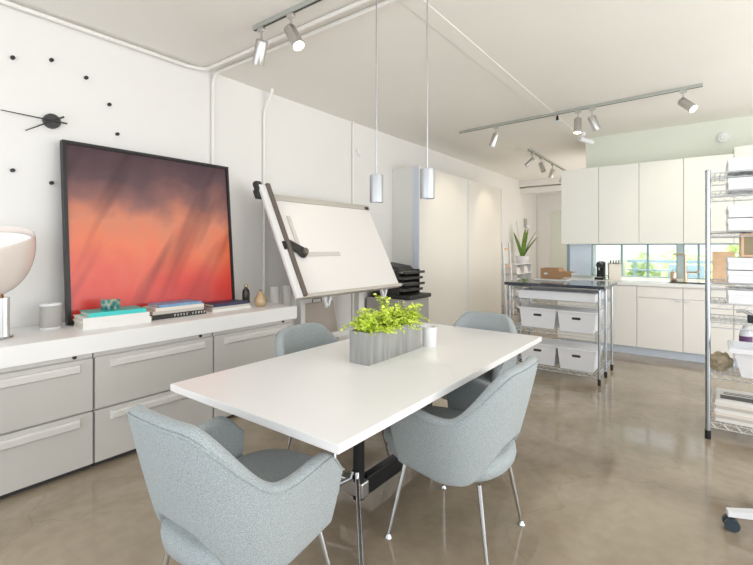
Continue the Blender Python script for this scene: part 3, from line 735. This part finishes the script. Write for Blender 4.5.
MB().hexa([(.20, .01, .08), (.205, .01, .085), (.205, .21, .085), (.20, .21, .08), (.34, .01, .075), (.34, .01, .08), (.34, .21, .08), (.34, .21, .075)]).hexa([(.09, -.012, .01), (.34, -.03, .03), (.34, -.025, .03), (.09, -.006, .01), (.09, -.012, .085), (.34, -.03, .085), (.34, -.025, .085), (.09, -.006, .085)]).build('flap', M['cardboard'], t)
B(.04, .08, -.002, 0, .05, .07).build('label', M['paper'], t)
tag(B(0, .36, 0, .27, 0, .02, bevel=.004).build('paper_stack', M['paper'], None, loc=(-1.62, 5.15, zt)), 'stack of white paper under the cardboard box on the cart', 'paper')

# tall rack on the right
RX, RY = -.008, 3.897
t = thing('wire_rack', 'tall chrome wire shelving rack at the right edge of the view', 'shelving', (RX, RY, 0))
RW, RD = 1.2, .46
for xx in (0, RW):
    for yy in (0, RD): wire_post(xx, yy, 1.885, t, pr=.016)
rz = [1.872, 1.745, 1.462, 1.10, .957, .825, .468, .12]
for z in rz: wire_shelf(.013, RW-.013, 0, RD, z).build('shelf', M['wire_light'], t)
def wbox(x0, x1, z, h, label, y0=.01, y1=.44, lip=True):
    o = thing('storage_box', label, 'box', (RX+x0, RY+y0, z+.005), 0, 'white boxes on the wire rack')
    B(0, x1-x0, .0, y1-y0, 0, h, bevel=.004).build('box', M['plastic_white'], o)
    if lip: B(-.004, x1-x0+.004, -.004, y1-y0+.004, h-.03, h+.004, bevel=.003).build('lid', M['plastic_white'], o)
    return o
bxs = [(1.872, .085, 'white box standing on top of the wire rack'), (1.745, .075, 'flat white box on the second wire rack shelf from top'),
       (1.462, .08, 'lower white box of the pair on the third rack shelf'), (1.462+.089, .08, 'upper white box of the pair on the third rack shelf'),
       (1.10, .082, 'lower white box of the pair at counter height on the rack'), (1.10+.091, .08, 'upper white box of the pair at counter height on the rack'),
       (.957, .09, 'single white box on the rack shelf below counter height')]
for k, (z, h, lab) in enumerate(bxs):
    wbox(.112, .62, z, h, lab, y0=.0)
t = thing('wooden_box', 'shallow brown wooden open box standing on the paired white rack boxes', 'box', (RX+.185, RY+.05, 1.286))
MB().box(0, .42, 0, .30, 0, .014).box(0, .42, 0, .30, .146, .16).box(0, .014, 0, .30, .014, .146).box(.406, .42, 0, .30, .014, .146).build('frame', M['wood'], t)
B(.014, .406, .02, .03, .014, .146).build('back', mat('olive_panel', (150, 140, 112), .6), t)
t = thing('clamp_lamp', 'dark metal clamp hanging under the rack shelf', 'clamp', (.21, RY+.08, .830))
MB().tube([(-.06, 0, .075), (-.02, 0, .08), (.03, 0, .05), (.10, 0, .02)], .012, 10).build('arm', M['alu'], t, True)
B(.0, .06, -.02, .02, .0, .055, bevel=.006).build('jaw', M['black'], t)
t = thing('spray_bottle', 'white bottle with purple label inside the wire rack', 'bottle', (.215, RY+.34, .473))
MB().lathe([(.001, 0), (.035, 0), (.038, .006), (.038, .24), (.03, .27), (.016, .29), (.016, .31), (.001, .31)], n=24).build('body', M['plastic_white'], t, True)
MB().lathe([(.0385, .10), (.0392, .10), (.0392, .225), (.0385, .225)], n=24).build('label_band', M['purple'], t, True)
t = thing('plastic_tub', 'deep white plastic tub overhanging the lower rack shelf', 'tub', (.125, RY-.09, .473))
w_, d_, h_ = .40, .30, .20
def frustum(k, x0, y0, x1, y1, z0, z1): return [(x0+k, y0+k, z0), (x1-k, y0+k, z0), (x1-k, y1-k, z0), (x0+k, y1-k, z0), (x0, y0, z1), (x1, y0, z1), (x1, y1, z1), (x0, y1, z1)]
o8 = frustum(.05, 0, 0, w_, d_, 0, h_); i8 = frustum(.05, .008, .008, w_-.008, d_-.008, .008, h_)
tb = MB(); tb.add(o8+i8, [(3, 2, 1, 0), (0, 1, 5, 4), (1, 2, 6, 5), (2, 3, 7, 6), (3, 0, 4, 7), (8, 9, 10, 11), (9, 8, 12, 13), (10, 9, 13, 14), (11, 10, 14, 15), (8, 11, 15, 12), (4, 5, 13, 12), (5, 6, 14, 13), (6, 7, 15, 14), (7, 4, 12, 15)])
tb.build('tub_body', M['plastic_white'], t)
MB().box(-.018, w_+.018, -.018, .0, h_-.03, h_).box(-.018, w_+.018, d_, d_+.018, h_-.03, h_).box(-.018, 0, 0, d_, h_-.03, h_).box(w_, w_+.018, 0, d_, h_-.03, h_).build('rim', M['plastic_white'], t)
bm = bmesh.new(); bmesh.ops.create_icosphere(bm, subdivisions=4, radius=1)
from mathutils import noise
for v in bm.verts:
    n_ = noise.noise(v.co*2.2)*.22+noise.noise(v.co*6)*.1
    v.co = Vector((v.co.x*.070, v.co.y*.07, v.co.z*.066))*(1+n_)
    v.co.z = max(v.co.z, -.058)
tag(MB().bm(bm).build('stone', M['stone'], None, True, loc=(.062, RY+.12, .473+.058)), 'rough tan stone on the rack shelf beside the white tub', 'stone')
# paper stack of newspapers
zz = .126
for k in range(7):
    o = thing('newspaper', 'folded newspaper in the stack on the bottom rack shelf' if 0 < k < 6 else ('printed newspaper on top of the stack on the bottom rack shelf' if k == 6 else 'lowest newspaper of the stack on the bottom rack shelf'), 'newspaper', (.03+.004*random.uniform(-1, 1), RY+.03, zz), math.radians(random.uniform(-2, 2)), 'newspapers on the bottom rack shelf')
    mb = MB(); h = .022; n = 8; vs = []
    for i in range(n+1):     # folded edge rounded at left
        a = PI/2+PI*i/n; vs.append((h/2+h/2*math.cos(a), h/2+h/2*math.sin(a)))
    vs += [(.42, 0), (.42, h)]
    m_ = len(vs); mb.add([(x, 0, z) for x, z in vs]+[(x, .32, z) for x, z in vs], [(i, (i+1) % m_, m_+(i+1) % m_, m_+i) for i in range(m_)]+[tuple(range(m_)), tuple(range(2*m_-1, m_-1, -1))])
    mb.build('sheets', M[('paper', 'book_grey', 'book_cream')[k % 3]], o)
    if k == 6:
        ph = MB()
        for (a, b_, c_, d_) in ((.03, .28, .04, .14), (.05, .22, .17, .19), (.05, .3, .21, .225), (.25, .38, .16, .2)): ph.box(a, b_, c_, d_, h, h+.0008)
        ph.build('printed_picture', M['softblack'], o)
    zz += h

# office chair base at right edge
t = thing('office_chair', 'white swivel chair whose caster foot enters at the right edge', 'office chair', (.385, 2.775, 0))
for k in range(5):
    a = math.radians(193+72*k); d = Vector((math.cos(a), math.sin(a), 0)); s = Vector((-d.y, d.x, 0))
    mb = MB().hexa([d*.03-s*.03+Vector((0, 0, .10)), d*.325-s*.018+Vector((0, 0, .066)), d*.325+s*.018+Vector((0, 0, .066)), d*.03+s*.03+Vector((0, 0, .10)),
                    d*.03-s*.03+Vector((0, 0, .14)), d*.325-s*.018+Vector((0, 0, .092)), d*.325+s*.018+Vector((0, 0, .092)), d*.03+s*.03+Vector((0, 0, .14))])
    ar = mb.build('base_arm', M['plastic_white'], t)
    c = d*.31
    MB().cyl(c-s*.026+Vector((0, 0, .03)), c-s*.006+Vector((0, 0, .03)), .03, n=24).cyl(c+s*.006+Vector((0, 0, .03)), c+s*.026+Vector((0, 0, .03)), .03, n=24).cyl(c+Vector((0, 0, .03)), c+Vector((0, 0, .07)), .007, n=10).build('caster', M['bluegrey'], ar, True)
MB().cyl((0, 0, .10), (0, 0, .43), .028, n=20).build('column', M['chrome'], t, True)
B(-.14, .26, -.21, .21, .43, .50, bevel=.03).build('seat', M['plastic_white'], t, True)
MB().box(.23, .27, -.19, .19, .56, .92, bevel=.018).box(.23, .26, -.03, .03, .46, .60).build('backrest', M['plastic_white'], t, True)

# ------------------------------------------------------------------ hallway shelf with plant
t = thing('low_shelf_unit', 'low white shelf unit filled with papers beyond the tall cabinets', 'shelf', (XW+.01, 9.25, 0))
for yy in (0, .48, .96): B(0, .36, yy, yy+.02, 0, .98).build('upright', M['plastic_white'], t)
for z in (.06, .30, .54, .77, .98): B(0, .36, 0, .98, z, z+.018).build('shelf', M['plastic_white'], t)
B(0, .01, .02, .96, .078, .98).build('back_panel', M['shade_grey'], t)
k = 0
cols = ['book_grey', 'navy', 'book_cream', 'softblack', 'blue', 'paper']
for ci, y0 in enumerate((.04, .52)):
    for ri, z in enumerate((.318, .558, .788)):
        hh = random.uniform(.08, .15)
        o = thing('paper_pile', '%s pile of papers on the %s of the low shelf, %s bay' % (('grey', 'dark', 'cream', 'dark grey', 'blue', 'white')[k], ('lower tier', 'middle tier', 'upper tier')[ri], ('near', 'far')[ci]), 'papers', (XW+.06, 9.25+y0, z), 0, 'paper piles on the low shelf')
        B(0, .26, 0, .36, 0, hh*.5).build('lower_sheets', M[cols[k]], o)
        B(.02, .25, .03, .34, hh*.5, hh).build('upper_sheets', M['paper'], o)
        k += 1
t = thing('snake_plant', 'upright snake plant in a white pot on the low shelf', 'potted plant', (-3.38, 9.95, .998))
MB().lathe([(.001, 0), (.12, 0), (.125, .006), (.145, .16), (.135, .16), (.12, .13), (.001, .13)], n=28).build('pot', M['plastic_white'], t, True)
MB().cyl((0, 0, .125), (0, 0, .132), .10, n=20).build('soil', M['soil'], t)
for (ax, ay, L, lean_) in ((-.02, .5, .50, .55), (.3, -.5, .48, .38), (-.3, -.1, .58, .12), (.5, .35, .44, .42), (-.1, -.6, .42, .55), (.15, .1, .36, .1), (.4, .6, .36, .7)):
    d = Vector((ax, ay, 0)); d = d.normalized()
    s = Vector((-d.y, d.x, 0)); vs = []; n = 8
    for i in range(n+1):
        u = i/n; p = d*(.02+1.6*L*lean_*u**1.3)+Vector((0, 0, .13+1.45*L*u*(1-.15*lean_)))
        w = .042*(math.sin(PI*min(1, .25+u*.75)))**.6 if u < 1 else .001
        vs += [p-s*w, p+d*.006, p+s*w]
    fs = []
    for i in range(n): fs += [(3*i, 3*i+1, 3*i+4, 3*i+3), (3*i+1, 3*i+2, 3*i+5, 3*i+4)]
    MB().add(vs, fs).build('leaf', M['snake'], t, True)
t = thing('leaning_frame', 'white narrow frame board leaning at the tall cabinet corner', 'board', (-3.18, 8.36, 0))
MB().hexa([(0, 0, 0), (.03, 0, 0), (.03, .07, 0), (0, .07, 0), (-.1, .05, 1.45), (-.07, .05, 1.45), (-.07, .12, 1.45), (-.1, .12, 1.45)]).build('left_stile', M['plastic_white'], t)
MB().hexa([(-.02, .42, 0), (.01, .42, 0), (.01, .49, 0), (-.02, .49, 0), (-.1, .42, 1.45), (-.07, .42, 1.45), (-.07, .49, 1.45), (-.1, .49, 1.45)]).build('right_stile', M['plastic_white'], t)
for z in (.25, .6, .95, 1.3): B(-.01-.07*z, .02-.07*z, .05, .45, z, z+.04).build('rung', M['wood'], t)
t = thing('wall_sconce', 'small grey square wall light above the snake plant', 'wall lamp', (XW, 10.87, 1.95))
B(0, .03, -.08, .08, -.11, .11, bevel=.005).build('plate', M['shade_grey'], t)
MB().cyl((.03, .03, -.05), (.10, .05, -.12), .03, .04, 16).build('lamp_cup', M['plastic_white'], t, True)

# ------------------------------------------------------------------ dining table
TX0, TX1, TY0, TY1, TZ = -1.955, -.93, 1.03, 3.14, .73
tcx = -1.43
t = thing('dining_table', 'long white rectangular table on dark columns with chrome legs', 'table', (tcx, 2.085, 0))
B(TX0-tcx, TX1-tcx, TY0-2.085, TY1-2.085, TZ-.032, TZ, bevel=.002).build('tabletop', M['table_white'], t)
for sgn in (-1, 1):
    yy = sgn*.345
    MB().cyl((0, yy, .07), (0, yy, TZ-.06), .030, n=24).build('column', M['black_metal'], t, True)
    MB().box(-.30, .30, yy-.03, yy+.03, TZ-.06, TZ-.033, bevel=.003).build('spider', M['black_metal'], t)
    B(-.105, .045, yy-.03, yy+.03, .085, .165, bevel=.008).build('bracket', M['alu'], t)
    for sx_ in (-1, 1):
        lg = MB().tube([(sx_*.012, yy+sgn*.028, .215), (sx_*.02, yy+sgn*.036, .18), (sx_*.29, yy+sgn*.335, .02)], .0115, 12).build('leg', M['chrome'], t, True)
        MB().cyl((sx_*.29, yy+sgn*.335, 0), (sx_*.29, yy+sgn*.335, .022), .02, .014, 16).build('foot_glide', M['chrome'], lg, True)
B(-.024, .024, -.30, .30, .07, .165, bevel=.006).build('stretcher', M['black_metal'], t)

# planter
t = thing('potted_fern', 'bright green maidenhair fern in a long galvanised metal planter', 'potted plant', (-1.485, 2.068, TZ))
hw, hl, hh = .065, .26, .172
MB().box(-hw, hw, -hl, hl, 0, .01).box(-hw, -hw+.006, -hl, hl, .01, hh).box(hw-.006, hw, -hl, hl, .01, hh).box(-hw+.006, hw-.006, -hl, -hl+.006, .01, hh).box(-hw+.006, hw-.006, hl-.006, hl, .01, hh).build('planter_box', M['galv'], t)
B(-hw+.007, hw-.007, -hl+.007, hl-.007, .02, hh-.02).build('soil', M['soil'], t)
lf = MB(); st = MB()
for i in range(200):
    y = random.uniform(-hl+.03, hl-.03); x = random.uniform(-hw+.02, hw-.02)
    p = Vector((x, y, hh-.03)); th = random.uniform(0, 2*PI)
    L = random.uniform(.10, .19)
    if y < -.12 and random.random() < .3: th = random.uniform(-PI*.8, -PI*.2); L = random.uniform(.14, .2)
    d = Vector((math.cos(th)*.8, math.sin(th)*1.0, 0)); out_ = random.uniform(.4, 1.1)
    if i in (0, 1, 2, 3): p = Vector((-.01, -.03+.02*i, hh-.03)); L = .22+.015*i; out_ = .45; d = Vector((-.4, .9-.5*i, 0))
    pts = []; n = 9
    for k in range(n+1):
        u = k/n; pts.append(p+d*L*out_*u**1.2+Vector((0, 0, L*(u*(1.25-.3*out_)-.75*out_*u*u))))
    st.tube(pts, .0011, 4)
    for k in range(2, n+1):
        dirv = (pts[k]-pts[k-1]).normalized(); sd_ = dirv.cross(Vector((0, 0, 1)))
        if sd_.length < .01: sd_ = Vector((1, 0, 0))
        sd_.normalize()
        for sg in (-1, 1):
            for q in range(2):
                sz = random.uniform(.007, .013)*(1.1-.3*k/n)
                c = pts[k]+sd_*sg*(.012+.016*q)*(1.2-k/n*.6)+Vector((0, 0, random.uniform(-.006, .004)))
                nrm = Vector((random.gauss(0, .5), random.gauss(0, .5), 1)).normalized(); a = nrm.orthogonal().normalized(); b_ = nrm.cross(a)
                rot = random.uniform(0, 2*PI); a2 = a*math.cos(rot)+b_*math.sin(rot); b2 = nrm.cross(a2)
                lf.add([c-a2*sz, c-a2*sz*.2+b2*sz*.9, c+a2*sz*.8+b2*sz*.6, c+a2*sz, c+a2*sz*.8-b2*sz*.6, c-a2*sz*.2-b2*sz*.9], [(0, 1, 2, 3, 4, 5)])
lf.build('foliage', M['leaf'], t); st.build('stems', M['stem'], t)
t = thing('cup', 'white ceramic cup standing behind the metal planter', 'cup', (-1.405, 2.41, TZ))
MB().lathe([(.001, 0), (.040, 0), (.043, .004), (.045, .122), (.042, .122), (.04, .01), (.001, .008)], n=32).build('body', M['plastic_white'], t, True)

# ------------------------------------------------------------------ chairs
def plan_curve(n):
    half = []
    a, b_, f = .335, .315, .235
    for i in range(60):
        tt = PI/2*i/60; half.append((a*math.sin(tt)**.78, .03-b_*math.cos(tt)**.78 - .03))
    for i in range(20):
        u = i/19; half.append((a-.012*u*u, f*u))
    L = [0]
    for i in range(1, len(half)): L.append(L[-1]+math.dist(half[i], half[i-1]))
    def at_(s):
        s = abs(s)*L[-1]
        for i in range(1, len(half)):
            if L[i] >= s-1e-9:
                u = (s-L[i-1])/max(1e-9, L[i]-L[i-1])
                return (half[i-1][0]*(1-u)+half[i][0]*u, half[i-1][1]*(1-u)+half[i][1]*u)
        return half[-1]
    return at_
PC = plan_curve(0)
def rim_z(s):
    s = abs(s)
    z = .85-.008*sm(0, .3, s)
    z -= .217*sm(.19, .58, s)
    z += .022*sm(.62, .86, s)
    z -= .085*sm(.85, 1.0, s)
    return z
def low_z(s):
    s = abs(s)
    return .485-.155*sm(.10, .40, s)+.035*sm(.6, 1, s)
def shell_pt(s, v):
    x, y = PC(s); sg = 1 if s >= 0 else -1
    z0, z1 = low_z(s), rim_z(s); z = z0+(z1-z0)*v
    tt = min(1, max(0, (z-.34)/.48)); k = .80+.20*tt**.6
    y2 = y*(.66+.36*tt**.8)-.02*tt*max(0, -y/.3) if y < 0 else y*(.76+.24*min(1, tt*1.7))
    return Vector((sg*x*k, y2, z))
def make_chair():
    root = thing('armchair', '', 'chair')
    nu, nv = 44, 9
    vs = []; fs = []
    for i in range(nu+1):
        for j in range(nv+1): vs.append(shell_pt(-1+2*i/nu, j/nv))
    for i in range(nu):
        for j in range(nv):
            a = i*(nv+1)+j; fs.append((a, a+1, a+nv+2, a+nv+1))
    sh = MB().add(vs, fs).build('backrest_shell', M['fabric'], root, True)
    # make sure normals point outward so the padding grows inward
    me = sh.data; c = sum((p.normal.dot(Vector((p.center.x, p.center.y, 0))) for p in me.polygons))
    if c < 0: me.flip_normals()
    so = sh.modifiers.new('so', 'SOLIDIFY'); so.thickness = .055; so.offset = -1
    ss = sh.modifiers.new('ss', 'SUBSURF'); ss.levels = 2; ss.render_levels = 2
    bake(sh)
    for p in sh.data.polygons: p.use_smooth = True
    # piping seam along the outer rim
    pts = []
    for i in range(97):
        s = -.985+1.97*i/96; p = shell_pt(s, .955)
        n_ = Vector((p.x, p.y-.02, 0)); n_.normalize(); pts.append(p+n_*.0005)
    MB().tube(pts, .0032, 6).build('piping', M['fabric'], root, True)
    # seat cushion and pan
    def pad(prof, hw_, y0, y1, e=2.7, n=48):
        mb = MB(); vs = []; cy_ = (y0+y1)/2; hd = (y1-y0)/2
        for k_, z in prof:
            for q in range(n):
                a = 2*PI*q/n; ca, sa = math.cos(a), math.sin(a)
                vs.append((hw_*k_*math.copysign(abs(ca)**(2/e), ca), cy_+hd*k_*math.copysign(abs(sa)**(2/e), sa), z))
        m_ = len(prof); fs = []
        for i in range(m_-1):
            for q in range(n): fs.append((i*n+q, i*n+(q+1) % n, (i+1)*n+(q+1) % n, (i+1)*n+q))
        fs += [tuple(range(n-1, -1, -1)), tuple(range((m_-1)*n, m_*n))]
        return mb.add(vs, fs)
    pad([(.9, .40), (.97, .405), (1, .42), (1, .445), (.975, .462), (.9, .474), (.75, .482), (.5, .487), (.2, .489), (.02, .489)], .258, -.19, .37).build('seat', M['fabric'], root, True)
    pad([(.05, .318), (.55, .318), (.78, .328), (.9, .345), (.98, .365), (1, .395), (.985, .425), (.93, .44), (.6, .445)], .246, -.248, .36).build('seat_base', M['fabric'], root, True)
    for sx_ in (-1, 1):
        for top, bot in (((sx_*.19, .19, .335), (sx_*.265, .235, .012)), ((sx_*.165, -.17, .335), (sx_*.205, -.225, .012))):
            lg = MB().cyl(bot, top, .0085, .011, 14).build('leg', M['chrome'], root, True)
            MB().lathe([(.001, 0), (.017, 0), (.018, .004), (.012, .014), (.009, .02), (.001, .02)], (bot[0], bot[1], 0), 16).build('foot_glide', M['chrome'], lg, True)
    return root
ch = make_chair()
R_ = math.radians
ch.location = (-1.335, .965, 0); ch.rotation_euler = (0, 0, R_(2))
ch['label'] = 'grey upholstered armchair at the near table end, back toward viewer'
ch['group'] = 'armchairs around the table'
dup(ch, (-.955, 1.93, 0), R_(90), 'grey upholstered armchair on the right long side of table')
dup(ch, (-1.82, 1.98, 0), R_(-90), 'grey upholstered armchair on the far long side, near file cabinets')
dup(ch, (-1.37, 2.93, 0), R_(180), 'grey upholstered armchair at the far table end, by the cart')

# ------------------------------------------------------------------ light
w = bpy.data.worlds.new('sky_world'); bpy.context.scene.world = w; w.use_nodes = True
bg = w.node_tree.nodes['Background']; bg.inputs['Color'].default_value = (.88, .94, 1, 1); bg.inputs['Strength'].default_value = 1.35
def area(name, loc, rot, sx_, sy_, e, col):
    l = bpy.data.lights.new(name, 'AREA'); l.shape = 'RECTANGLE'; l.size = sx_; l.size_y = sy_; l.energy = e; l.color = col
    o = bpy.data.objects.new(name, l); C.objects.link(o); o.location = loc; o.rotation_euler = rot; return o
area('window_light_right', (XR+.1, 2.4, 1.6), (0, R_(90), 0), 2.4, 8.0, 76, (1, .97, .93))
area('window_light_near', (-.5, YN-.1, 1.7), (R_(90), 0, 0), 5.5, 2.4, 28, (.9, .95, 1))
bl_ = area('ceiling_fill_right', (XR+1.0, 2.5, .05), (0, 0, 0), 1.6, 8.0, 145, (1, .96, .88))  # added unseen lamp aimed upward to brighten the ceiling, imitates bounce off the ground
bl_.rotation_euler = Vector((-.75, 0, 1)).to_track_quat('-Z', 'Y').to_euler()
area('corridor_fill', (-1.5, 9.6, 1.7), (0, R_(90), 0), 2.0, 3.2, 30, (1, .95, .88))  # added fill without any fixture, brightens the corridor from its hidden side
def spotl(name, loc, target, e, ang, blend=.6, col=(1, .86, .66), r=.04):
    l = bpy.data.lights.new(name, 'SPOT'); l.energy = e; l.spot_size = R_(ang); l.spot_blend = blend; l.color = col; l.shadow_soft_size = r
    o = bpy.data.objects.new(name, l); C.objects.link(o); o.location = loc
    o.rotation_euler = (Vector(target)-Vector(loc)).to_track_quat('-Z', 'Y').to_euler()
spotl('spot_beam_cabinet_near', (-2.1, 5.6, 2.75), (-3.18, 6.0, 1.7), 15, 60)
spotl('spot_beam_cabinet_far', (-2.3, 7.2, 2.72), (-3.18, 7.5, 1.7), 15, 60)
spotl('spot_beam_board', (-2.14, 2.3, 2.75), (-3.05, 3.5, 1.3), 20, 46)
spotl('spot_beam_kitchen', (-.15, 5.45, 2.72), (-.2, 6.6, 1.7), 9, 70)
spotl('spot_beam_down', (-1.2, 5.42, 2.72), (-1.2, 5.2, 0), 8, 60)
spotl('spot_beam_planter', (-1.45, 2.15, 1.60), (-1.45, 2.2, .7), 4, 42)
s = bpy.data.lights.new('sun', 'SUN'); s.energy = 9; s.angle = R_(3); s.color = (1, .97, .9)
so = bpy.data.objects.new('sun', s); C.objects.link(so); so.rotation_euler = Vector((.0, -.45, -.9)).to_track_quat('-Z', 'Y').to_euler()

# ------------------------------------------------------------------ camera
cam = bpy.data.cameras.new('camera'); co = bpy.data.objects.new('camera', cam); C.objects.link(co)
co.location = (0, 0, 1.35); co.rotation_euler = (R_(90), 0, R_(37.1))
cam.sensor_width = 36; cam.lens = 440/753*36; cam.shift_y = -35/753; cam.clip_start = .05
sc = bpy.context.scene; sc.camera = co
sc.view_settings.view_transform = 'Standard'
sc.view_settings.exposure = .3
sc.cycles.max_bounces = 8; sc.cycles.diffuse_bounces = 5
try: sc.cycles.use_denoising = True
except Exception: pass
